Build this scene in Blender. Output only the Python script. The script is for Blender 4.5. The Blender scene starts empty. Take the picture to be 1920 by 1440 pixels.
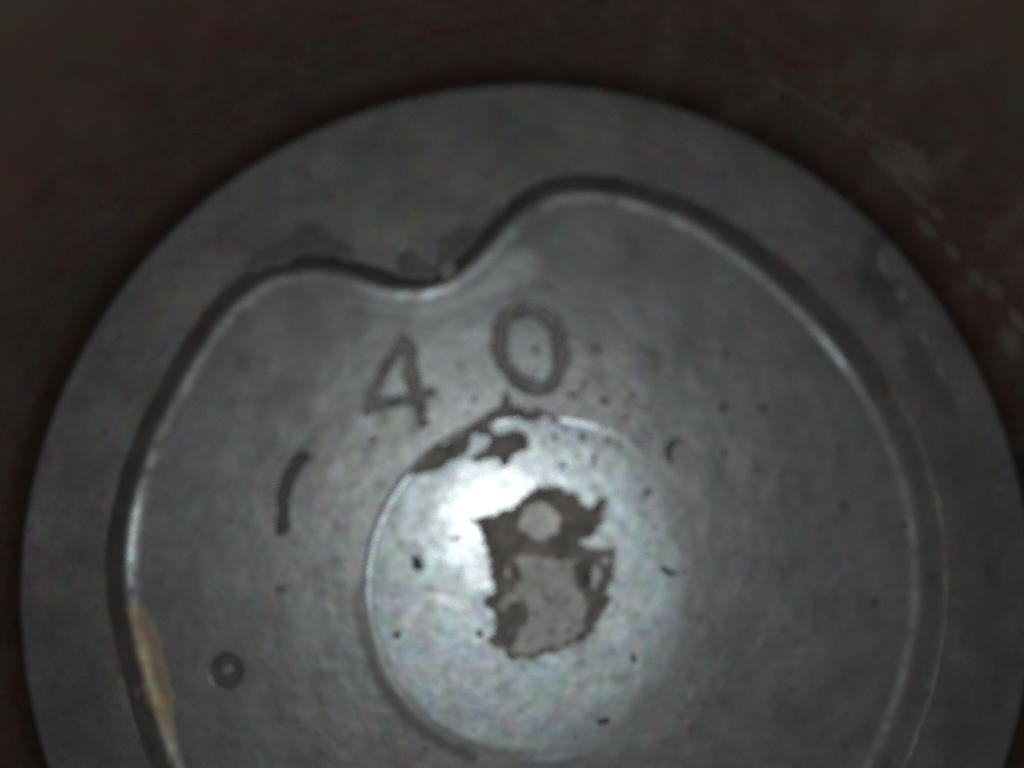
import bpy, math
import numpy as np
from mathutils import Matrix, Vector

S = 0.01                      # scene units per millimetre of the real part (1 unit = 10 cm)
sc = bpy.context.scene
col = sc.collection

# ------------------------------------------------------------------ camera
cam_d = bpy.data.cameras.new('camera')
cam = bpy.data.objects.new('camera', cam_d)
col.objects.link(cam)
ROT = Matrix([(0.999922,0.000000,-0.012499),(-0.001642,0.991337,-0.131332),(0.012391,0.131342,0.991260)])
LOC = Vector((-2.356,3.183,83.852))
cam.matrix_world = Matrix.Translation(LOC * S) @ ROT.to_4x4()
cam_d.sensor_fit = 'HORIZONTAL'
cam_d.sensor_width = 36.0
cam_d.lens = 37.500
cam_d.clip_start = 0.005
cam_d.clip_end = 50.0
cam_d.dof.use_dof = True      # the cheap fixed-focus inspection camera is a little out of focus
cam_d.dof.focus_distance = 0.78
cam_d.dof.aperture_fstop = 0.50
sc.camera = cam

# ------------------------------------------------------------------ world: nearly dark, inside a closed bore
w = bpy.data.worlds.new('World')
sc.world = w
w.use_nodes = True
bg = w.node_tree.nodes['Background']
bg.inputs[0].default_value = (0.9, 0.85, 0.8, 1)
bg.inputs[1].default_value = 0.006

# ------------------------------------------------------------------ lamps: ring of small LEDs round the inspection camera lens
for k in range(6):
    a = math.radians(60 * k + 30)
    ld = bpy.data.lights.new('led', 'POINT')
    ld.energy = 2.1
    ld.color = (0.94, 1.0, 1.015)
    ld.shadow_soft_size = 0.006
    lo = bpy.data.objects.new('led', ld)
    col.objects.link(lo)
    off = ROT @ Vector((2.6 * math.cos(a) - 1.1, 2.6 * math.sin(a) + 1.3, 0.0))   # the lamp ring sits a little off the lens
    lo.location = (LOC + off) * S

sc.view_settings.view_transform = 'Standard'
sc.view_settings.look = 'None'
sc.view_settings.exposure = 0.0
sc.view_settings.gamma = 1.0
sc.render.engine = 'CYCLES'
sc.cycles.max_bounces = 6
sc.cycles.filter_width = 2.6
sc.cycles.use_denoising = False

# ------------------------------------------------------------------ numeric helpers
def _hash(ix, iy, seed):
    h = (ix.astype(np.int64) * 374761393 + iy.astype(np.int64) * 668265263 + seed * 974634541) & 0xffffffff
    h = ((h ^ (h >> 13)) * 1274126177) & 0xffffffff
    return ((h ^ (h >> 16)) & 0xffff) / 65535.0

def vnoise(x, y, seed=0):
    ix, iy = np.floor(x), np.floor(y)
    fx, fy = x - ix, y - iy
    fx, fy = fx * fx * (3 - 2 * fx), fy * fy * (3 - 2 * fy)
    a, b = _hash(ix, iy, seed), _hash(ix + 1, iy, seed)
    c, d = _hash(ix, iy + 1, seed), _hash(ix + 1, iy + 1, seed)
    return (a * (1 - fx) + b * fx) * (1 - fy) + (c * (1 - fx) + d * fx) * fy

def fbm(x, y, seed=0, octaves=4):
    s, t, n = 0.0, 0.0, 1.0
    for k in range(octaves):
        s = s + n * (vnoise(x * 2 ** k, y * 2 ** k, seed + k) - 0.5)
        t += n
        n *= 0.55
    return s / t

def sstep(a, b, x):
    t = np.clip((x - a) / (b - a), 0, 1)
    return t * t * (3 - 2 * t)

def seg_dist(X, Y, pts, closed=False):
    pts = np.array(pts, float)
    n = len(pts)
    best = np.full(X.shape, 1e9)
    for i in range(n if closed else n - 1):
        a, b = pts[i], pts[(i + 1) % n]
        d = b - a
        t = np.clip(((X - a[0]) * d[0] + (Y - a[1]) * d[1]) / max(d @ d, 1e-12), 0, 1)
        best = np.minimum(best, np.hypot(X - a[0] - t * d[0], Y - a[1] - t * d[1]))
    return best

def poly_sdf(X, Y, pts):
    d = seg_dist(X, Y, pts, True)
    pts = np.array(pts, float)
    ins = np.zeros(X.shape, bool)
    n = len(pts)
    for i in range(n):
        (x0, y0), (x1, y1) = pts[i], pts[(i + 1) % n]
        if y0 == y1:
            continue
        ins ^= ((y0 > Y) != (y1 > Y)) & (X < (x1 - x0) * (Y - y0) / (y1 - y0) + x0)
    return np.where(ins, -d, d)

def P_poly(pts):
    return lambda X, Y: poly_sdf(X, Y, pts)

def P_stroke(paths, width, rag=.5):
    def f(X, Y):
        d = np.full(X.shape, 1e9)
        for p in paths:
            d = np.minimum(d, seg_dist(X, Y, p))
        return d - width / 2 + rag * fbm(X * 1.5, Y * 1.5, 91, 3)
    return f

def P_blob(c, a, b=None, ang=0.0):
    b = b or a
    ca, sa = math.cos(ang), math.sin(ang)
    def f(X, Y):
        u, v = (X - c[0]) * ca + (Y - c[1]) * sa, -(X - c[0]) * sa + (Y - c[1]) * ca
        q = np.hypot(u / a, v / b)
        return (q - 1) * min(a, b)
    return f

def P_minus(f, *holes):
    def g(X, Y):
        d = f(X, Y)
        for h in holes:
            d = np.maximum(d, -h(X, Y))
        return d
    return g

# ------------------------------------------------------------------ mesh / object helpers
def raw_mesh(name, co, quads, mat, smooth=True):
    me = bpy.data.meshes.new(name)
    co = np.asarray(co, np.float32) * S
    quads = np.asarray(quads, np.int32)
    me.vertices.add(len(co))
    me.vertices.foreach_set('co', co.ravel())
    me.loops.add(quads.size)
    me.loops.foreach_set('vertex_index', quads.ravel())
    me.polygons.add(len(quads))
    me.polygons.foreach_set('loop_start', np.arange(0, quads.size, 4, dtype=np.int32))
    me.polygons.foreach_set('loop_total', np.full(len(quads), 4, np.int32))
    me.update(calc_edges=True)
    me.validate()
    me.polygons.foreach_set('use_smooth', np.full(len(me.polygons), smooth))
    me.materials.append(mat)
    return me

def link(name, me, parent=None, label=None, kind=None):
    o = bpy.data.objects.new(name, me)
    col.objects.link(o)
    if parent is not None:
        o.parent = parent
    if label:
        o['label'] = label
    if kind:
        o['kind'] = kind
    return o

def mask(me, name, values):
    a = me.attributes.new(name, 'FLOAT', 'POINT')
    a.data.foreach_set('value', np.clip(values, 0, 1).astype(np.float32))
    return me

def soft(d, x, y, w, rag, seed, fr=.8):
    """0..1 inside a measured outline, feathered over w mm and broken up by noise"""
    return sstep(w, -w, d + rag * 2 * fbm(x * fr, y * fr, seed, 4))

def loft(rings):
    n = len(rings[0])
    co = np.concatenate(rings)
    i = np.arange(n)
    j = (i + 1) % n
    q = []
    for k in range(len(rings) - 1):
        q.append(np.stack([k * n + i, k * n + j, (k + 1) * n + j, (k + 1) * n + i], 1))
    return co, np.concatenate(q)

# ------------------------------------------------------------------ materials
def material(name, c0, c1, c2=None, metallic=0.0, rough=0.5, rough_var=0.08, scale=0.5, fine=4.0, bump=0.02,
             coat=0.0, coat_rough=0.2, spec=0.5, tint=0.0, stretch=None, masks=()):
    """dirty metal / carbon: two noise sizes mix three colours, fine noise in relief and gloss; lengths in mm"""
    m = bpy.data.materials.new(name)
    m.use_nodes = True
    nt = m.node_tree
    N, L = nt.nodes, nt.links
    b = N['Principled BSDF']
    tc = N.new('ShaderNodeTexCoord')
    mp = N.new('ShaderNodeMapping')
    k = 1.0 / S
    st = stretch or (1, 1, 1)
    mp.inputs['Scale'].default_value = (k * st[0], k * st[1], k * st[2])
    L.new(tc.outputs['Object'], mp.inputs['Vector'])
    def noise(s, det=5, rgh=0.6):
        n = N.new('ShaderNodeTexNoise')
        n.inputs['Scale'].default_value = s
        n.inputs['Detail'].default_value = det
        n.inputs['Roughness'].default_value = rgh
        L.new(mp.outputs[0], n.inputs['Vector'])
        return n
    big, small = noise(scale), noise(fine, 3)
    r1 = N.new('ShaderNodeMapRange')
    r1.inputs['From Min'].default_value, r1.inputs['From Max'].default_value = 0.32, 0.68
    L.new(big.outputs['Fac'], r1.inputs['Value'])
    mix = N.new('ShaderNodeMix')
    mix.data_type = 'RGBA'
    mix.inputs[6].default_value, mix.inputs[7].default_value = (*c0, 1), (*c1, 1)
    L.new(r1.outputs[0], mix.inputs[0])
    out = mix.outputs[2]
    if c2:
        r2 = N.new('ShaderNodeMapRange')
        r2.inputs['From Min'].default_value, r2.inputs['From Max'].default_value = 0.55, 0.72
        L.new(small.outputs['Fac'], r2.inputs['Value'])
        mx = N.new('ShaderNodeMix')
        mx.data_type = 'RGBA'
        mx.inputs[7].default_value = (*c2, 1)
        L.new(out, mx.inputs[6])
        L.new(r2.outputs[0], mx.inputs[0])
        out = mx.outputs[2]
    if tint:                                   # faint oil-film colour mottling
        tn = noise(0.55, 3, 0.75)
        ov = N.new('ShaderNodeMix')
        ov.data_type = 'RGBA'
        ov.blend_type = 'OVERLAY'
        ov.inputs[0].default_value = tint
        L.new(out, ov.inputs[6])
        L.new(tn.outputs['Color'], ov.inputs[7])
        out = ov.outputs[2]
    met, ct = metallic, coat
    for an, mc, mm, mk in masks:               # dirt, and painted glints, glow and dimming, each outlined and stored per vertex
        at = N.new('ShaderNodeAttribute')
        at.attribute_name = an
        mx = N.new('ShaderNodeMix')
        mx.data_type = 'RGBA'
        mx.inputs[7].default_value = (*mc, 1)
        L.new(out, mx.inputs[6])
        L.new(at.outputs['Fac'], mx.inputs[0])
        out = mx.outputs[2]
        for what, val in (('m', mm), ('c', mk)):
            f = N.new('ShaderNodeMix')
            f.inputs[3].default_value = val
            src = met if what == 'm' else ct
            if isinstance(src, float):
                f.inputs[2].default_value = src
            else:
                L.new(src, f.inputs[2])
            L.new(at.outputs['Fac'], f.inputs[0])
            if what == 'm':
                met = f.outputs[0]
            else:
                ct = f.outputs[0]
    if masks:
        L.new(met, b.inputs['Metallic'])
        L.new(ct, b.inputs['Coat Weight'])
    L.new(out, b.inputs['Base Color'])
    if not masks:
        b.inputs['Metallic'].default_value = metallic
    b.inputs['Specular IOR Level'].default_value = spec
    rr = N.new('ShaderNodeMapRange')
    rr.inputs['To Min'].default_value, rr.inputs['To Max'].default_value = rough - rough_var, rough + rough_var
    rr.inputs['From Min'].default_value, rr.inputs['From Max'].default_value = 0.3, 0.7
    L.new(small.outputs['Fac'], rr.inputs['Value'])
    L.new(rr.outputs[0], b.inputs['Roughness'])
    if not masks:
        b.inputs['Coat Weight'].default_value = coat
    b.inputs['Coat Roughness'].default_value = coat_rough
    if bump:
        bp = N.new('ShaderNodeBump')
        bp.inputs['Strength'].default_value = 1.0
        bp.inputs['Distance'].default_value = bump * S
        L.new(small.outputs['Fac'], bp.inputs['Height'])
        L.new(bp.outputs[0], b.inputs['Normal'])
    return m

M_band = material('sooted_aluminium', (.084, .081, .080), (.148, .143, .140), (.068, .065, .064), metallic=.64, rough=.49, scale=.16, fine=1.1, bump=.035, tint=.5, masks=(('stain_shade', (.034, .032, .031), .2, 0.0),))
M_floor = material('grey_aluminium', (.120, .122, .121), (.182, .185, .184), (.098, .099, .098), metallic=.82, rough=.415, rough_var=.05, scale=.20, fine=.9, bump=.025, tint=.30, masks=(('painted_shine', (.245, .262, .264), .84, 0.0), ('stain_shade', (.062, .059, .057), .4, 0.0)))
M_disc = material('bright_aluminium', (.200, .228, .237), (.268, .302, .312), (.172, .190, .196), metallic=.80, rough=.47, rough_var=.05, scale=.45, fine=1.0, bump=.035, coat=.62, coat_rough=.20, tint=.35, masks=(('glare_fade', (.140, .142, .141), .82, 0.0), ('stain_shade', (.10, .093, .087), .3, 0.0)))
M_wallstep = material('sooted_shaded_step', (.045, .040, .037), (.078, .070, .065), (.035, .031, .029), metallic=.1, rough=.6, scale=.3, fine=1.3, bump=.10, tint=.6)  # soot tone deepened with the shade of the steep step
M_bore = material('oiled_iron', (.084, .037, .030), (.050, .040, .027), (.078, .031, .027), metallic=.25, rough=.55, scale=.08, fine=.30, bump=.05, tint=1.0, masks=(('stain_shade', (.145, .126, .110), .3, 0.0),))
M_fillet = material('dull_aluminium', (.080, .079, .077), (.140, .139, .137), (.060, .059, .057), metallic=.58, rough=.53, scale=.3, fine=1.0, bump=.05, tint=.4)
M_carbon = material('brown_carbon', (.080, .072, .065), (.190, .172, .158), (.058, .051, .047), rough=.75, scale=.55, fine=1.5, bump=.30, spec=.3, tint=.10)
M_carbon_grey = material('grey_carbon_scale', (.275, .272, .255), (.415, .41, .39), (.20, .195, .182), metallic=.15, rough=.65, scale=.45, fine=1.3, bump=.25, spec=.3, tint=.12)
M_pale = material('pale_ash', (.40, .39, .37), (.60, .585, .56), (.36, .34, .32), metallic=.2, rough=.55, scale=.6, fine=1.6, bump=.15, spec=.4, tint=.3)
M_black = material('black_carbon', (.035, .036, .040), (.065, .065, .070), rough=.7, scale=1.0, fine=3.0, bump=.06, spec=.3)
M_mark = material('mark_carbon', (.100, .096, .092), (.215, .207, .20), (.070, .067, .064), metallic=.2, rough=.65, scale=.5, fine=1.5, bump=.12, spec=.3, tint=.4)
M_arc = material('arc_carbon', (.042, .040, .039), (.080, .076, .073), rough=.7, scale=.8, fine=2.5, bump=.06, spec=.3)
M_smudge = material('soot_film', (.040, .038, .037), (.066, .063, .062), (.032, .030, .030), metallic=.25, rough=.6, scale=.5, fine=1.6, bump=.04, tint=.4)
M_matte = material('matte_grey_step', (.105, .101, .100), (.150, .145, .143), (.090, .086, .085), metallic=.45, rough=.62, scale=.3, fine=1.2, bump=.06, spec=.3, tint=.4)  # matte grey that mutes the highlight on the right of the step
M_lip = material('soot_line', (.085, .083, .081), (.130, .127, .124), (.07, .068, .066), metallic=.5, rough=.5, scale=.5, fine=1.5, bump=.04, tint=.3)
M_glint = material('glint_aluminium', (.135, .147, .147), (.200, .214, .213), (.12, .125, .125), metallic=.83, rough=.44, scale=.5, fine=1.2, bump=.03, tint=.3)  # lighter copy standing for highlights on the fillet
M_soft = material('thin_soot', (.10, .098, .096), (.14, .137, .134), metallic=.4, rough=.6, scale=.8, fine=2.0, bump=.03)
M_oil = material('tan_oil_varnish', (.150, .115, .066), (.195, .160, .100), (.175, .105, .072), metallic=.3, rough=.52, scale=.25, fine=.7, bump=.05, tint=.7)
M_fleck = material('grey_residue', (.095, .091, .087), (.130, .126, .120), metallic=.4, rough=.55, scale=.8, fine=2.0, bump=.03)

# ------------------------------------------------------------------ the cylinder
NB = 720
ang = np.linspace(0, 2 * np.pi, NB, endpoint=False)
rings = []
def bore_r(a, z):
    z = np.broadcast_to(z, a.shape)
    return 40.1 + 0.06 * fbm(a * 9, z * 0.25, 71) - 0.12 * sstep(7.5, 10.5, z)
zs = list(np.linspace(-16, 12, 90)) + list(np.linspace(12.5, 110, 80))
for z in zs:
    r = bore_r(ang, z)
    rings.append(np.stack([r * np.cos(ang), r * np.sin(ang), np.full(NB, z)], 1))
for r, z in ((40.5, 110.4), (47.5, 110.4), (48.0, 110.0), (48.0, -16.0), (40.6, -16.2)):
    rings.append(np.stack([r * np.cos(ang), r * np.sin(ang), np.full(NB, z)], 1))
co, q = loft(rings)
scuffs = [(46.77,9.02),(40.12,4.29),(36.43,4.94),(24.99,4.64),(30.68,6.41),(44.32,6.50),(26.81,7.20),(48.71,7.58),(51.49,9.73),(56.15,8.43),(61.31,8.37),(40.87,6.91),(32.77,5.43)]
sizes = ((2.2, 2.6), (1.0, .9), (.9, .8), (1.2, 1.5), (1.0, 1.0), (1.5, 1.1), (.9, 1.0), (1.6, 1.2), (2.0, 1.2), (2.2, 1.0), (2.5, 1.0), (.8, .8), (.8, .8))
bt = np.degrees(np.arctan2(co[:, 1], co[:, 0]))
st = np.zeros(len(co))
for k_, ((d_, z_), (a_, b_)) in enumerate(zip(scuffs, sizes)):
    u = ((bt - d_ + 180) % 360 - 180) * 40 * math.pi / 180 / a_
    v = (co[:, 2] - z_) / b_
    near = (np.abs(u) < 3) & (np.abs(v) < 3)
    q_ = np.hypot(u[near], v[near]) + 1.1 * fbm(u[near] * a_ * 1.1, v[near] * b_ * 1.1, 400 + k_, 3)
    st[near] = np.maximum(st[near], (.9, .95, .95, .95, .7, .7, .9, .5, .4, .35, .3, .6, .6)[k_] * sstep(1.5, .2, q_))
st += .38 * sstep(.04, .35, fbm(bt * .5, co[:, 2] * .16, 410, 4)) * sstep(120, 10, np.abs(bt - 35)) + .16 * sstep(.05, .4, fbm(bt * .2, co[:, 2] * .12, 411, 4))     # old oil runs
bore = link('cylinder_wall', mask(raw_mesh('cylinder_wall', co, q, M_bore), 'stain_shade', st), kind='structure',
            label='dark brown oily cylinder bore wall surrounding the piston')

# ------------------------------------------------------------------ the piston
piston = bpy.data.objects.new('piston', None)
piston.empty_display_size = 0.05
col.objects.link(piston)
piston['label'] = 'grey carbon-marked piston crown stamped 40 inside the dark cylinder'
piston['category'] = 'piston'

RP = 39.5
ZF, ZD = -2.2, -2.5
DC, DR = (0.50, -1.38), 13.66              # centre disc
DISC_TAPER = 0.75

outline_px = [(-29.11,14.50),(-28.10,16.42),(-27.15,18.14),(-26.20,19.74),(-25.14,21.17),(-24.16,22.13),(-23.08,23.00),(-21.83,23.96),(-20.35,24.49),(-18.65,24.76),(-16.94,25.07),(-14.79,24.68),(-12.42,23.76),(-10.28,23.23),(-8.14,23.37),(-6.43,24.12),(-4.72,25.66),(-3.00,27.66),(-1.71,29.22),(0.46,30.70),(2.64,31.43),(5.25,31.61),(7.86,31.31),(10.45,30.41),(13.48,29.39),(16.04,27.92),(18.17,26.50),(20.28,24.82),(22.37,22.93),(24.44,20.78),(26.28,18.60),(27.69,16.53),(28.96,14.46),(30.80,10.37),(32.05,6.04),(32.53,1.68),(32.47,-2.42),(31.83,-6.46),(30.58,-10.44),(28.90,-14.38),(-28.70,-14.72),(-29.83,-11.79),(-31.00,-8.25),(-31.72,-5.87),(-32.41,-3.26),(-32.74,-0.64),(-32.78,1.80),(-32.56,4.26),(-31.88,7.36),(-30.79,10.70)]
op = np.array(outline_px)
th = np.arctan2(op[:, 1], op[:, 0])
rr = np.hypot(op[:, 0], op[:, 1])
o = np.argsort(th)
th, rr = th[o], rr[o]
NA = 1440
TH = np.linspace(-np.pi, np.pi, NA, endpoint=False)
RO = np.interp(TH, np.r_[th[-4:] - 2 * np.pi, th, th[:4] + 2 * np.pi], np.r_[rr[-4:], rr, rr[:4]])
g = np.exp(-0.5 * (np.arange(-24, 25) / 7.0) ** 2)
g /= g.sum()
RO = np.convolve(np.r_[RO[-24:], RO, RO[:24]], g, 'valid')
OUT = np.stack([RO * np.cos(TH), RO * np.sin(TH)], 1)
tg = np.roll(OUT, -1, 0) - np.roll(OUT, 1, 0)
tg /= np.linalg.norm(tg, axis=1)[:, None]
NIN = np.stack([-tg[:, 1], tg[:, 0]], 1)   # inward normal of the counter-clockwise outline

def ring(xy, z):
    return np.c_[xy, np.broadcast_to(z, len(xy))]

NICK = .26 * fbm(26 * np.cos(TH), 26 * np.sin(TH), 61, 4) + .09 * fbm(80 * np.cos(TH), 80 * np.sin(TH), 62, 2)
def off(d):
    return OUT + NIN * (d + NICK * max(0.0, 1 - d / .95))[:, None]      # small nicks along the upper edge

# marks struck into the floor
four = [[(-10.30,18.09),(-11.10,16.91),(-11.96,15.40),(-12.68,13.90),(-12.96,12.41)], [(-10.30,18.09),(-9.65,17.47),(-9.38,15.40),(-8.89,13.49),(-8.60,11.59)],
        [(-12.79,12.74),(-11.52,13.02),(-9.90,13.42),(-7.88,13.90)], [(-9.72,15.54),(-9.37,13.90),(-9.49,13.22)]]
_c, _a, _b, _t = (1197, 432), 186, 240, math.radians(-9)
zero_px = [(-0.14,20.76),(0.96,20.73),(1.91,19.97),(2.56,18.79),(2.78,17.33),(2.59,15.89),(2.01,14.72),(1.09,14.20),(0.11,14.38),(-0.97,15.13),(-1.85,16.23),(-2.30,17.61),(-2.26,18.99),(-1.78,20.10),(-0.96,20.66),(-0.14,20.76)]
arc = [(-18.19,8.70),(-18.86,7.93),(-19.38,6.82),(-19.65,5.54),(-19.74,4.06),(-19.66,3.00)]
punch_c = [(-23.70,-8.09)][0]
def circ(c, r, n=28):
    return [(c[0] + r * math.cos(2 * math.pi * k / n), c[1] + r * math.sin(2 * math.pi * k / n)) for k in range(n + 1)]
marks = [('numeral', P_stroke(four, .70), .22, M_mark, 'numeral 4 struck in the crown'),
         ('numeral', P_stroke([zero_px], .98), .26, M_mark, 'larger numeral 0 struck in the crown'),
         ('arc_mark', P_stroke([arc], .95), .30, M_arc, 'dark curved stroke struck in the crown'),
         ('punch_mark', P_stroke([circ(punch_c, .92)], .72, .2), .22, M_arc, 'small dark ring with a pale centre')]

ROUND = sstep(-.25, .45, np.cos(TH - math.radians(142)))     # the step is crisp on one side and worn to a soft slope on the other
def fillet_z(d, k=1.0):
    """depth below the crown edge against distance inward from the bowl outline; k = 1 crisp step, 0 soft slope"""
    a = np.interp(d, [0, .1, .35, .70, .82, 1.0, 1.2, 1.45, 1.75, 2.1], [0, -.08, -.80, -1.66, -1.82, -1.96, -2.06, -2.13, -2.18, ZF])
    b = np.interp(d, [0, .1, .35, .70, .82, 1.0, 1.2, 1.45, 1.75, 2.1], [0, -.05, -.36, -.93, -1.15, -1.45, -1.72, -1.98, -2.14, ZF])
    return a * k + b * (1 - k)

def floor_base(X, Y):
    u, v = X - DC[0], Y - DC[1]
    r = np.hypot(u, v)
    ld = -.004 - .17 * sstep(-.05, .85, np.cos(np.arctan2(v, u) - math.radians(142)))
    q = np.clip(r / DR, 0, 1) ** 2
    z = ZF + (ld * q - .15 * (1 - q) ** 2) * (1 - sstep(-.4, .05, r - DR))
    t = np.arctan2(Y, X)
    dr = np.interp(t, TH, RO) - np.hypot(X, Y)
    return np.where(dr < 2.1, fillet_z(np.maximum(dr, 0), np.interp(t, TH, ROUND)), z)

def band_z(X, Y):
    return .09 * fbm(X * .35, Y * .35, 5, 5)

# crown band, land and rounded edge
c = np.stack([np.cos(TH), np.sin(TH)], 1)
rings = [ring(c * RP, -15.0), ring(c * RP, -3.0), ring(c * RP, -.55), ring(c * (RP - .06), -.32), ring(c * (RP - .2), -.12), ring(c * (RP - .42), -.02)]
for t in np.linspace(0, 1, 70)[1:]:
    xy = c * (RP - .42) * (1 - t) + (OUT + NIN * NICK[:, None]) * t
    zz = band_z(xy[:, 0], xy[:, 1]) * min(1, 8 * min(t, 1 - t))
    rings.append(ring(xy, zz))
co, q = loft(rings)
bx, by = co[:, 0], co[:, 1]
inside = lambda X, Y: np.interp(np.arctan2(Y, X), TH, RO) - np.hypot(X, Y)
st = np.zeros(len(co))
for k_, (p_, w_, am) in enumerate((([(-22.25,23.79),(-21.64,24.89),(-20.17,25.55),(-18.98,26.17),(-18.40,26.96),(-17.21,27.32),(-15.99,26.79),(-15.29,25.91),(-14.16,24.94),(-14.14,24.24),(-16.72,24.67),(-19.06,24.23),(-20.97,23.57)], .7, .85), ([(-7.63,23.15),(-7.03,24.42),(-6.79,25.75),(-5.76,26.72),(-3.87,27.35),(-2.57,28.33),(-1.49,29.36),(-2.36,26.91),(-3.65,25.58),(-4.72,24.47),(-6.00,23.59)], .6, .85),
                       ([(-10.61,22.71),(-10.30,24.60),(-9.70,25.04),(-9.01,24.95),(-8.83,23.81),(-8.14,23.59),(-7.62,22.93)], .4, .7), ([(26.52,23.86),(27.48,26.07),(28.40,27.19),(29.22,26.07),(28.46,23.86),(30.13,22.54),(30.99,20.79),(29.96,19.04),(28.44,18.82),(27.54,20.78),(26.42,21.66)], .9, .85),
                       ([(29.53,19.04),(31.82,17.74),(33.18,15.15),(34.25,11.30),(33.00,11.73),(31.19,13.86),(29.78,15.58)], 1.0, .75), ([(33.85,11.73),(35.43,9.61),(36.52,6.66),(37.10,2.50),(35.87,2.91),(34.62,6.66)], 1.0, .6), ([(-35.20,2.62),(-34.00,3.23),(-33.13,2.21),(-33.44,0.17),(-34.69,0.58)], 1.0, .4),
                       ([(-38.55,-3.45),(-36.54,-3.05),(-33.56,-5.46),(-32.15,-9.43),(-30.29,-14.90),(-36.29,-14.88),(-37.80,-9.41)], 2.5, .6), ([(28.32,11.73),(32.29,6.67),(33.63,0.44),(33.17,-7.66),(30.29,-15.17),(37.63,-15.20),(37.94,2.50),(35.93,10.88)], 2.5, .6))):  # last two outlines: dimming of the lower rim put into the colour
    near = (bx > min(a_[0] for a_ in p_) - 4) & (bx < max(a_[0] for a_ in p_) + 4) & (by > min(a_[1] for a_ in p_) - 4) & (by < max(a_[1] for a_ in p_) + 4)
    st[near] = np.maximum(st[near], am * soft(poly_sdf(bx[near], by[near], p_), bx[near], by[near], w_, .7, 500 + k_))
st += .35 * sstep(.12, .4, fbm(bx * .25, by * .25, 520, 5))
link('crown_band', mask(raw_mesh('crown_band', co, q, M_band), 'stain_shade', st), piston)

# step down into the bowl
rings = [ring(off(0.0), 0.0)]
for d in np.linspace(0, .70, 12)[1:]:
    xy = off(d)
    n = .10 * fbm(TH * 30, np.full(NA, d * 3), 9)
    rings.append(ring(xy + NIN * (n * (d < .69))[:, None], fillet_z(d, ROUND)))
co, q = loft(rings)
def step_tones(me, nrings, shiny=True):  # tones by angle: highlight muted on the right, glints painted elsewhere
    me.materials.append(M_matte)
    me.materials.append(M_glint)
    i = np.tile(np.arange(NA), nrings)
    k = np.repeat(np.arange(nrings), NA)
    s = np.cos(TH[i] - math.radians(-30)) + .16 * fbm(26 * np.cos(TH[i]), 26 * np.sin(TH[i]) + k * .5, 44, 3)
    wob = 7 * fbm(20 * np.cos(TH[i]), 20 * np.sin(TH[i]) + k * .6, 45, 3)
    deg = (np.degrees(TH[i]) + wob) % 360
    painted_shine = shiny & (((deg > 94) & (deg < 119)) | ((deg > 170) & (deg < 180)) | ((deg > 31) & (deg < 39) & (k > 4)))
    me.polygons.foreach_set('material_index', np.where(s > .56, 1, np.where(painted_shine, 2, 0)).astype(np.int32))
    return me
link('bowl_wall', step_tones(raw_mesh('bowl_wall', co, q, M_wallstep), 11, False), piston)

# bowl floor with the struck marks sunk into it
rings = [ring(off(d), fillet_z(d, ROUND)) for d in (.70, .76, .82, .9, 1.0, 1.1, 1.2, 1.32, 1.45, 1.6, 1.75, 1.92, 2.1)]
co, q = loft(rings)
link('bowl_fillet', step_tones(raw_mesh('bowl_fillet', co, q, M_fillet), 12), piston)
rings = [ring(off(2.1), ZF)]
inner = off(2.1)
da = np.arctan2(inner[:, 1] - DC[1], inner[:, 0] - DC[0])
edge = np.stack([DC[0] + DR * np.cos(da), DC[1] + DR * np.sin(da)], 1)
NR = 230
for t in np.linspace(0, 1, NR)[1:]:
    xy = inner * (1 - t) + edge * t
    X, Y = xy[:, 0], xy[:, 1]
    z = np.full(NA, ZF) + .05 * fbm(X * .5, Y * .5, 21, 4) * min(1, 10 * min(t, 1 - t))
    for _, f, dep, _, _ in marks:
        z -= dep * (1 - sstep(-.22, .12, f(X, Y)))
    rings.append(ring(xy, z))
co, q = loft(rings)
fx, fy = co[:, 0], co[:, 1]
lipA = [(-13.31,-1.28),(-13.45,-2.86),(-13.08,-4.93),(-12.64,-6.37)]
lipB = [(-12.33,-7.06),(-11.68,-8.82),(-10.70,-10.32),(-9.22,-11.87),(-7.47,-13.16),(-5.88,-14.05),(-4.43,-14.61)]
st = .75 * soft(seg_dist(fx, fy, lipA) - .30, fx, fy, .42, .3, 600, 1.0)
st = np.maximum(st, .95 * soft(seg_dist(fx, fy, lipB) - .45, fx, fy, .45, .25, 601, 1.0))
for _, f, dep, _, _ in marks:
    st = np.maximum(st, .65 * sstep(.42, -.1, f(fx, fy)))
st = np.maximum(st, .30 * soft(np.hypot(fx - punch_c[0] - .7, fy - punch_c[1]) - 1.6, fx, fy, .8, .4, 602))
st += .30 * sstep(.10, .40, fbm(fx * .30, fy * .30, 603, 5))
notch_glint = [(-2.58,24.81),(-1.47,25.71),(-0.15,25.90),(0.73,25.04),(0.68,23.69),(-0.38,23.01),(-1.92,22.20),(-3.67,21.39),(-6.08,20.50),(-8.69,19.96),(-11.32,20.23),(-13.07,20.98),(-10.89,21.12),(-8.27,21.12),(-6.08,21.75),(-4.33,22.65),(-3.37,23.68)]
sh = .85 * soft(poly_sdf(fx, fy, notch_glint), fx, fy, .7, .35, 604)  # glint below the notch, painted into the floor colour
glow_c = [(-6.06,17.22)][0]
sh = np.maximum(sh, .42 * soft(np.hypot((fx - glow_c[0]) / 1.5, fy - glow_c[1]) - 4.6, fx, fy, 3.0, 2.2, 605, .5))  # broad glow near the numerals, painted as a lighter floor colour
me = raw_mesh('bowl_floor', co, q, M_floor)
link('bowl_floor', mask(mask(me, 'stain_shade', st), 'painted_shine', sh), piston)

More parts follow.
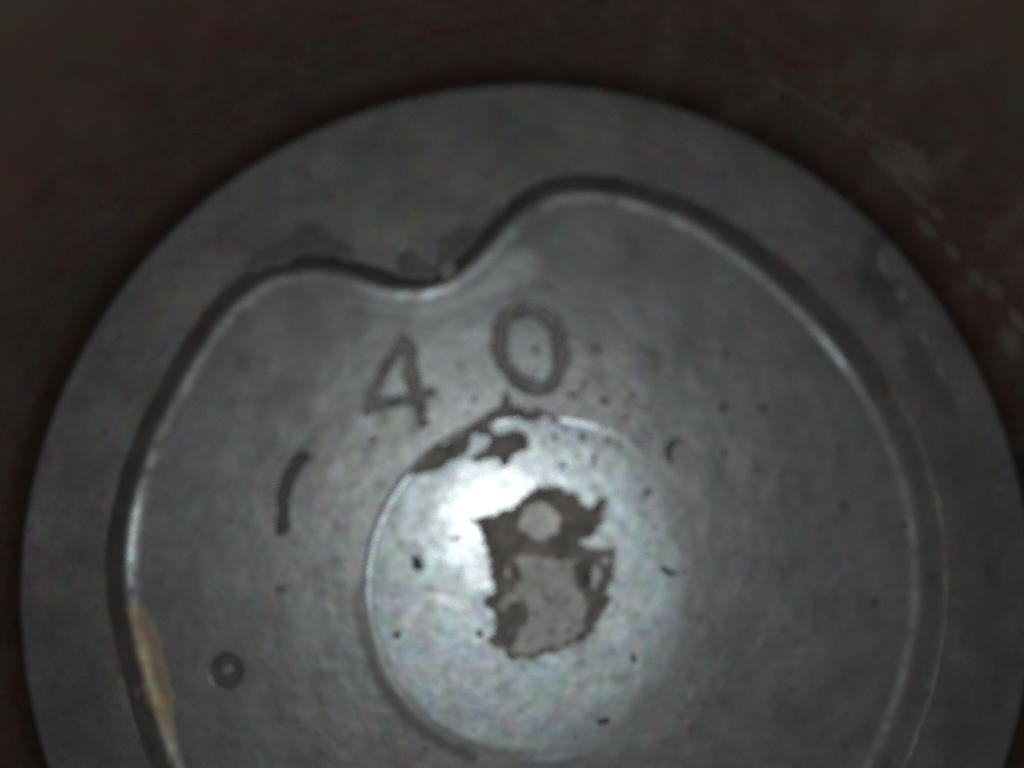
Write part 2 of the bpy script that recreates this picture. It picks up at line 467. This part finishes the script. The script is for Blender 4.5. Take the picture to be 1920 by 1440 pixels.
# bright centre disc, sunk a little with a rounded lip that is worn away towards one side
def lip_depth(a):
    return -.004 - .17 * sstep(-.05, .85, np.cos(a - math.radians(142)))
LD = lip_depth(da)
rings = [ring(edge, ZF)]
def disc_ring(r, z):
    return ring(np.stack([DC[0] + r * np.cos(da), DC[1] + r * np.sin(da)], 1), z)
for d, z in ((.06, .1), (.14, .35), (.24, .62), (.36, .82), (.5, .94), (.65, 1.0)):
    rings.append(disc_ring(DR - d, ZF + LD * z))
for r in np.linspace(DR - .8, .02, 110):
    rr_ = disc_ring(r, 0)
    rr_[:, 2] = ZF + LD * (r / DR) ** 2 + (1 - (r / DR) ** 2) ** 2 * -.15 + .04 * fbm(rr_[:, 0] * .5, rr_[:, 1] * .5, 33, 4)
    rings.append(rr_)
co, q = loft(rings)
px_, py_ = co[:, 0], co[:, 1]
pr, pa = np.hypot(px_ - DC[0], py_ - DC[1]), np.degrees(np.arctan2(py_ - DC[1], px_ - DC[0]))
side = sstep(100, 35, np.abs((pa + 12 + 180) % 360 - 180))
du = sstep(DR - 4.2, DR - .3, pr + 2.2 * fbm(px_ * .45, py_ * .45, 610, 4)) * side  # glare falling off to the right, put into the disc colour and coat
patch = [(-4.65,3.57),(-2.92,4.05),(-1.37,4.64),(-0.33,5.59),(1.06,6.36),(2.27,6.48),(3.14,5.93),(4.00,5.93),(4.43,5.06),(5.03,4.51),(5.56,5.32),(6.34,5.44),(6.45,4.63),(6.03,4.34),(6.09,3.35),(5.00,2.29),(4.14,1.85),(4.56,1.47),(6.20,1.38),(7.03,1.50),(6.84,0.45),(6.72,-1.08),(6.33,-2.09),(6.54,-2.84),(5.61,-4.10),(5.26,-5.10),(4.40,-5.93),(2.69,-6.59),(1.33,-7.00),(-0.03,-7.33),(-1.39,-7.27),(-1.98,-6.57),(-2.91,-6.24),(-3.22,-5.82),(-2.61,-5.08),(-2.66,-4.08),(-3.09,-3.41),(-3.63,-2.94),(-3.34,-2.40),(-2.75,-1.90),(-3.09,-1.05),(-3.13,0.30),(-3.44,1.32),(-3.78,2.51),(-4.21,3.16)]
st = np.zeros(len(co))
nr = pr < 12
st[nr] = .55 * soft(poly_sdf(px_[nr], py_[nr], patch) - .05, px_[nr], py_[nr], .40, .35, 611, 1.6)
st += .30 * sstep(.14, .42, fbm(px_ * .5, py_ * .5, 612, 5))
st = np.maximum(st, .75 * sstep(DR - .95, DR - .4, pr + .5 * fbm(px_ * .8, py_ * .8, 613, 3)) * sstep(48, 32, np.abs((pa - 228 + 180) % 360 - 180)))  # lower-left lip darkened in colour to mute its glint
me = raw_mesh('centre_disc', co, q, M_disc)
link('centre_disc', mask(mask(me, 'stain_shade', st), 'glare_fade', du), piston)

# ------------------------------------------------------------------ carbon, soot and varnish sitting on the crown
def deposit(name, f, box, h, width, mat, parent, base=floor_base, cell=.1, ragged=.12, rfreq=1.6, seed=1, lift=-.03, label=None, kind=None, slope=.45):
    x0, x1, y0, y1 = box
    nx, ny = max(6, int((x1 - x0) / cell)), max(6, int((y1 - y0) / cell))
    X, Y = np.meshgrid(np.linspace(x0, x1, nx), np.linspace(y0, y1, ny), indexing='ij')
    d = f(X, Y) + ragged * 2.4 * fbm(X * rfreq, Y * rfreq, seed, 3)
    n = fbm(X * 1.1, Y * 1.1, seed + 50, 4)
    z = base(X, Y) + lift + np.where(d < 0, h * sstep(0, width, -d) * (1 + 1.1 * n), -slope * d)
    keep = d < (.14 if slope > .3 else .3)
    cells = keep[:-1, :-1] | keep[1:, :-1] | keep[:-1, 1:] | keep[1:, 1:]
    i, j = np.nonzero(cells)
    k = i * ny + j
    quads = np.stack([k, k + ny, k + ny + 1, k + 1], 1)
    used = np.unique(quads)
    remap = np.zeros(nx * ny, np.int64)
    remap[used] = np.arange(len(used))
    co = np.stack([X.ravel(), Y.ravel(), z.ravel()], 1)[used]
    return link(name, raw_mesh(name, co, remap[quads], mat), parent, label, kind)

def box_of(pts, pad=.9):
    p = np.array(pts)
    return (p[:, 0].min() - pad, p[:, 0].max() + pad, p[:, 1].min() - pad, p[:, 1].max() + pad)

# soot filling the struck marks
for (name, f, dep, mat, lab), pts in zip(marks, (sum(four, []), zero_px, arc, circ(punch_c, .92))):
    x0, x1, y0, y1 = box_of(pts, 1.0)
    nx, ny = int((x1 - x0) / .07), int((y1 - y0) / .07)
    X, Y = np.meshgrid(np.linspace(x0, x1, nx), np.linspace(y0, y1, ny), indexing='ij')
    d = f(X, Y)
    z = ZF - dep * .48 + .05 * fbm(X * 2, Y * 2, 77, 3) + .14 * sstep(-.1, .5, np.abs(d + .3)) * 0
    keep = d < .12
    cells = keep[:-1, :-1] & keep[1:, :-1] & keep[:-1, 1:] & keep[1:, 1:]
    i, j = np.nonzero(cells)
    k = i * ny + j
    quads = np.stack([k, k + ny, k + ny + 1, k + 1], 1)
    used = np.unique(quads)
    remap = np.zeros(nx * ny, np.int64)
    remap[used] = np.arange(len(used))
    link(name, raw_mesh(name, np.stack([X.ravel(), Y.ravel(), z.ravel()], 1)[used], remap[quads], mat), piston, lab)

# flaked patch in the middle of the disc
patch = [(-4.65,3.57),(-2.92,4.05),(-1.37,4.64),(-0.33,5.59),(1.06,6.36),(2.27,6.48),(3.14,5.93),(4.00,5.93),(4.43,5.06),(5.03,4.51),(5.56,5.32),(6.34,5.44),(6.45,4.63),(6.03,4.34),(6.09,3.35),(5.00,2.29),(4.14,1.85),(4.56,1.47),(6.20,1.38),(7.03,1.50),(6.84,0.45),(6.72,-1.08),(6.33,-2.09),(6.54,-2.84),(5.61,-4.10),(5.26,-5.10),(4.40,-5.93),(2.69,-6.59),(1.33,-7.00),(-0.03,-7.33),(-1.39,-7.27),(-1.98,-6.57),(-2.91,-6.24),(-3.22,-5.82),(-2.61,-5.08),(-2.66,-4.08),(-3.09,-3.41),(-3.63,-2.94),(-3.34,-2.40),(-2.75,-1.90),(-3.09,-1.05),(-3.13,0.30),(-3.44,1.32),(-3.78,2.51),(-4.21,3.16)]
hole_a, hole_b, hole_c = [(-1.69,-0.60),(5.36,-0.94),(6.12,0.35)]
px = lambda z: z / 2.483 / 24.2
cp = deposit('carbon_patch', P_minus(P_poly(patch), P_blob(hole_b, px(20), px(36), -.25), P_blob(hole_c, px(14), px(18), .5)),
             box_of(patch), .16, .35, M_carbon, piston, ragged=.28, rfreq=2.3, cell=.06, seed=3, label='ragged brown carbon patch with bare flakes at the middle of the disc')
body = [(-2.23,0.98),(-0.34,1.23),(1.03,0.97),(3.09,0.79),(4.38,0.79),(3.94,-0.39),(4.10,-1.41),(4.78,-2.08),(4.86,-3.26),(4.67,-4.93),(3.72,-5.93),(2.35,-6.59),(1.16,-7.00),(-0.03,-7.24),(-1.22,-7.16),(-1.81,-6.57),(-1.30,-5.58),(-0.53,-4.42),(-0.27,-3.25),(-0.70,-2.91),(-1.38,-3.58),(-2.40,-3.74),(-2.66,-3.24),(-2.23,-2.23),(-1.29,-1.73),(-1.03,-0.21),(-2.06,0.30)]
deposit('ash_scale', P_poly(body), box_of(body), .26, .5, M_carbon_grey, cp, ragged=.34, seed=5, cell=.08)
rnd = [(0.91,3.49)][0]
deposit('ash_flake', P_blob(hole_a, px(22), px(42), .15), box_of([hole_a], 1.4), .42, .25, M_pale, cp, ragged=.16, seed=16, cell=.06)
deposit('ash_scale', P_blob(rnd, px(112), px(104)), box_of([rnd], 2.8), .30, .4, M_pale, cp, ragged=.24, seed=6, cell=.08, label='rounded pale ash flake')
for n_, (p_, a_, b_) in enumerate(zip([(1.82,2.46),(-2.06,0.72),(4.62,-1.07),(-1.47,-5.08)], (16, 20, 30, 30), (20, 16, 40, 46))):
    deposit('ash_flake' if n_ < 1 else 'carbon_lump', P_blob(p_, px(a_), px(b_), (0, 0, 0, -.6)[n_]), box_of([p_], 1.4),
            .40 if n_ == 0 else .34, .2, M_pale if n_ == 0 else M_black if n_ in (2,) else M_mark, cp, ragged=.08, seed=11 + n_, cell=.06)

# carbon band along the upper edge of the disc
band = [(-9.96,7.09),(-9.17,8.22),(-7.97,8.96),(-7.78,10.04),(-6.64,9.90),(-5.16,10.78),(-4.22,11.72),(-3.01,12.54),(-2.19,13.15),(-2.09,14.04),(-1.45,13.90),(-1.22,12.88),(0.24,12.47),(1.59,12.54),(2.67,11.88),(2.83,10.98),(2.19,11.31),(1.38,11.56),(-1.65,11.64),(-3.07,11.18),(-2.60,10.51),(-3.27,10.24),(-4.35,10.37),(-4.75,8.89),(-5.82,8.19),(-7.56,7.39),(-8.89,6.95)]
deposit('carbon_band', P_poly(band), box_of(band), .17, .35, M_carbon, piston, ragged=.22, cell=.07, seed=8, label='brown carbon band along the top edge of the bright disc')
blob = [(-3.21,10.64),(-1.66,10.50),(-1.25,10.88),(-0.14,10.75),(0.12,9.96),(-0.02,9.02),(-1.12,8.55),(-1.99,7.48),(-2.36,8.42),(-3.27,8.55),(-4.01,7.88),(-4.64,8.19),(-4.78,8.82),(-4.21,8.96),(-3.41,9.29),(-3.14,9.90)]
deposit('carbon_patch', P_poly(blob), box_of(blob), .2, .35, M_carbon, piston, ragged=.22, cell=.07, seed=9, label='small dark carbon patch just inside the top of the disc')
# single flecks: (pixel of the mark is measured, size and turn in mm)
fl = [(-8.81,0.46),(11.58,9.45),(11.39,8.84),(25.32,4.63),(19.13,12.61),(15.86,12.61),(15.89,8.93),(16.12,17.01),(9.65,5.84),(2.80,7.95),(5.30,8.46),(8.24,-7.13),(5.86,-12.00),(-10.34,-5.39),(-4.35,13.27),(-5.53,16.07),(5.63,17.44),(3.63,13.66),(4.51,14.50),(6.18,13.18),(-19.58,-1.77),(0.61,17.35),(30.25,3.13),(20.19,-0.52),(-3.87,-5.28),(-5.46,2.22),(13.49,-4.18),(-3.63,1.92),(27.56,-2.97),(4.42,10.23),(6.49,10.01),(7.35,9.71),(7.90,11.75),(9.78,12.62),(-12.47,9.98),(8.49,13.62),(2.17,10.15),(3.04,10.88),(6.07,11.10),(22.38,18.12),(18.53,7.63)]
sz = [(.55, .3, -.8), (.42, .24, 1.1), (.5, .26, 1.5), (.55, .34, -1.0), (.45, .34, .2), (.3, .42, 0), (.3, .36, .4), (.3, .4, 0), (.32, .28, 0), (.36, .26, -.1), (.26, .36, .3), (.26, .5, .2), (.6, .3, .2),
      (.36, .32, 0), (.34, .36, 0), (.3, .22, 0), (.26, .36, 0), (.5, .26, 0), (.2, .5, -.5), (.46, .34, -.4), (.5, .36, 0), (.34, .34, .4), (.36, .4, 0), (.16, .42, .3), (.3, .34, 0), (.95, .12, .05), (.22, .44, -.2), (.6, .13, .1), (.3, .4, 0),
      (.3, .4, .2), (.42, .3, .3), (.3, .26, 0), (.35, .3, 0), (.28, .4, -.3), (.34, .26, 0), (.26, .3, 0), (.3, .36, 0), (.22, .34, 0), (.2, .3, .2), (.3, .26, 0), (.28, .34, 0)]
dark = {0, 1, 2, 3, 4, 9, 10, 11, 12, 23}
for i, (p_, (a_, b_, t_)) in enumerate(zip(fl, sz)):
    deposit('carbon_fleck', P_blob(p_, a_, b_, t_), box_of([p_], max(a_, b_) + .4), .10, .16, M_black if i in dark else M_soft if i > 28 or i in (14, 15, 20, 25, 26, 27) else M_arc, piston,
            ragged=.07, rfreq=2.4, seed=100 + i, cell=.07, lift=-.02)
tick = [(11.94,9.92),(11.49,9.53),(11.31,9.02),(11.43,8.41)]
deposit('carbon_fleck', P_stroke([tick], .62, .2), box_of(tick), .14, .14, M_black, piston, ragged=.05, seed=150, cell=.07, lift=-.01)
smile = [(10.73,-0.25),(11.24,-0.59),(11.88,-0.63),(12.82,-0.42)]
deposit('carbon_fleck', P_stroke([smile], .38), box_of(smile), .09, .14, M_arc, piston, ragged=.06, seed=151, cell=.07, lift=-.02)
tri = [(-9.32,0.96),(-9.02,0.63),(-8.59,0.21),(-7.95,-0.04),(-8.80,-0.46),(-9.26,-0.21)]
deposit('carbon_fleck', P_poly(tri), box_of(tri), .12, .15, M_black, piston, ragged=.05, seed=152, cell=.07, lift=-.02)

# soot smudges on the crown band and varnish in the bowl corner
flat = lambda X, Y: band_z(X, Y) * sstep(0, 1.0, np.hypot(X, Y) - np.interp(np.arctan2(Y, X), TH, RO))
on_band = lambda f, pad=.02: (lambda X, Y: np.maximum(f(X, Y), np.interp(np.arctan2(Y, X), TH, RO) + pad - np.hypot(X, Y)) + 6 * np.maximum(0, np.hypot(X, Y) - (RP - 1.3)))
sm = [[(-22.25,23.79),(-21.64,24.75),(-20.16,25.46),(-18.98,26.08),(-18.40,26.96),(-17.21,27.32),(-16.12,26.79),(-15.46,25.91),(-14.37,25.12),(-14.15,24.59),(-16.72,24.67),(-19.06,24.23),(-20.97,23.79)], [(-7.63,23.28),(-7.03,24.42),(-6.79,25.75),(-5.76,26.72),(-3.87,27.35),(-2.57,28.33),(-1.71,29.13),(-2.36,27.35),(-3.65,26.02),(-4.72,24.69),(-6.00,23.81)],
      [(-10.62,22.93),(-10.30,24.60),(-9.70,25.04),(-9.01,24.95),(-8.83,23.89),(-8.14,23.81),(-7.62,23.11)], [(26.52,23.86),(27.48,26.07),(28.40,27.19),(29.22,26.07),(28.46,23.86),(30.13,22.54),(30.99,20.79),(29.96,19.04),(28.44,18.82),(27.54,20.78),(26.42,21.66)], [(29.91,18.17),(31.82,17.74),(33.18,15.15),(33.87,12.16),(32.62,12.58),(31.22,14.29),(30.21,15.58)],
      [(-20.18,25.90),(-19.58,27.54),(-18.51,27.98),(-18.06,27.10),(-18.81,26.21)], [(34.22,10.88),(35.43,9.61),(36.10,6.66),(36.74,3.33),(35.52,4.16),(34.67,7.50)]]
for i, p_ in enumerate(sm[:3]):
    deposit('soot_smudge', on_band(P_poly(p_)), box_of(p_), .02, 1.0, M_smudge, piston, base=flat, ragged=.50, rfreq=.7, seed=170 + i, cell=.11, lift=.006, slope=.12)
for i, (p_, a_, b_) in enumerate(zip([(28.91,24.21),(30.18,21.75),(31.97,18.09),(33.12,15.58),(-6.52,23.81)], (.34, .36, .28, .45, .25), (.85, .45, .36, .6, .45))):
    deposit('ash_fleck', P_blob(p_, a_, b_, .2), box_of([p_], 1.9), .03, .4, M_fleck, piston, base=flat, ragged=.25, seed=180 + i, cell=.09, lift=.022, slope=.15)
oil = [(-31.73,-3.48),(-30.48,-3.32),(-29.60,-4.47),(-28.84,-5.70),(-28.46,-7.75),(-27.96,-9.78),(-27.57,-11.39),(-27.33,-13.20),(-27.68,-14.80),(-28.57,-15.07),(-29.47,-13.39),(-30.30,-11.38),(-30.88,-9.36),(-31.43,-6.51),(-31.84,-4.88)]
oil_f = P_poly(oil)
deposit('oil_streak', lambda X, Y: np.maximum(oil_f(X, Y), .88 - inside(X, Y)), box_of(oil), .02, .6, M_oil, piston, ragged=.4, rfreq=.7, seed=190, cell=.08, lift=.012, slope=.15, label='tan oil varnish streak in the bowl corner')

# fine soot specks scattered round the upper right of the disc and over the floor, too small to pick apart
rng = np.random.default_rng(7)
tri = bpy.data.meshes.new('soot_speckle')
vs, fs = [], []
cands = []
for k in range(150):
    a, r = math.radians(rng.uniform(5, 110)), rng.normal(14.0, 2.6)
    cands.append((DC[0] + r * math.cos(a), DC[1] + r * math.sin(a), rng.uniform(.07, .20)))
for k in range(170):
    a, r = rng.uniform(-math.pi, math.pi), rng.uniform(2, 29)
    cands.append((r * math.cos(a), r * math.sin(a), rng.uniform(.05, .16)))
for (x, y, s) in cands:
    if float(P_poly(patch)(np.array([x]), np.array([y]))[0]) < .3 or np.interp(math.atan2(y, x), TH, RO) - math.hypot(x, y) < 2.4:
        continue
    z = float(floor_base(np.array([x]), np.array([y]))[0]) + .03
    b0 = len(vs)
    vs.append((x * S, y * S, (z + .5 * s) * S))
    m_ = 6
    for q_ in range(m_):
        a = 2 * math.pi * q_ / m_
        rr2 = s * rng.uniform(.6, 1.4)
        vs.append(((x + rr2 * math.cos(a)) * S, (y + rr2 * math.sin(a)) * S, (z - .05) * S))
    fs += [(b0, b0 + 1 + q_, b0 + 1 + (q_ + 1) % m_) for q_ in range(m_)]
tri.from_pydata(vs, [], fs)
tri.materials.append(M_mark)
link('soot_speckle', tri, piston, kind='stuff')
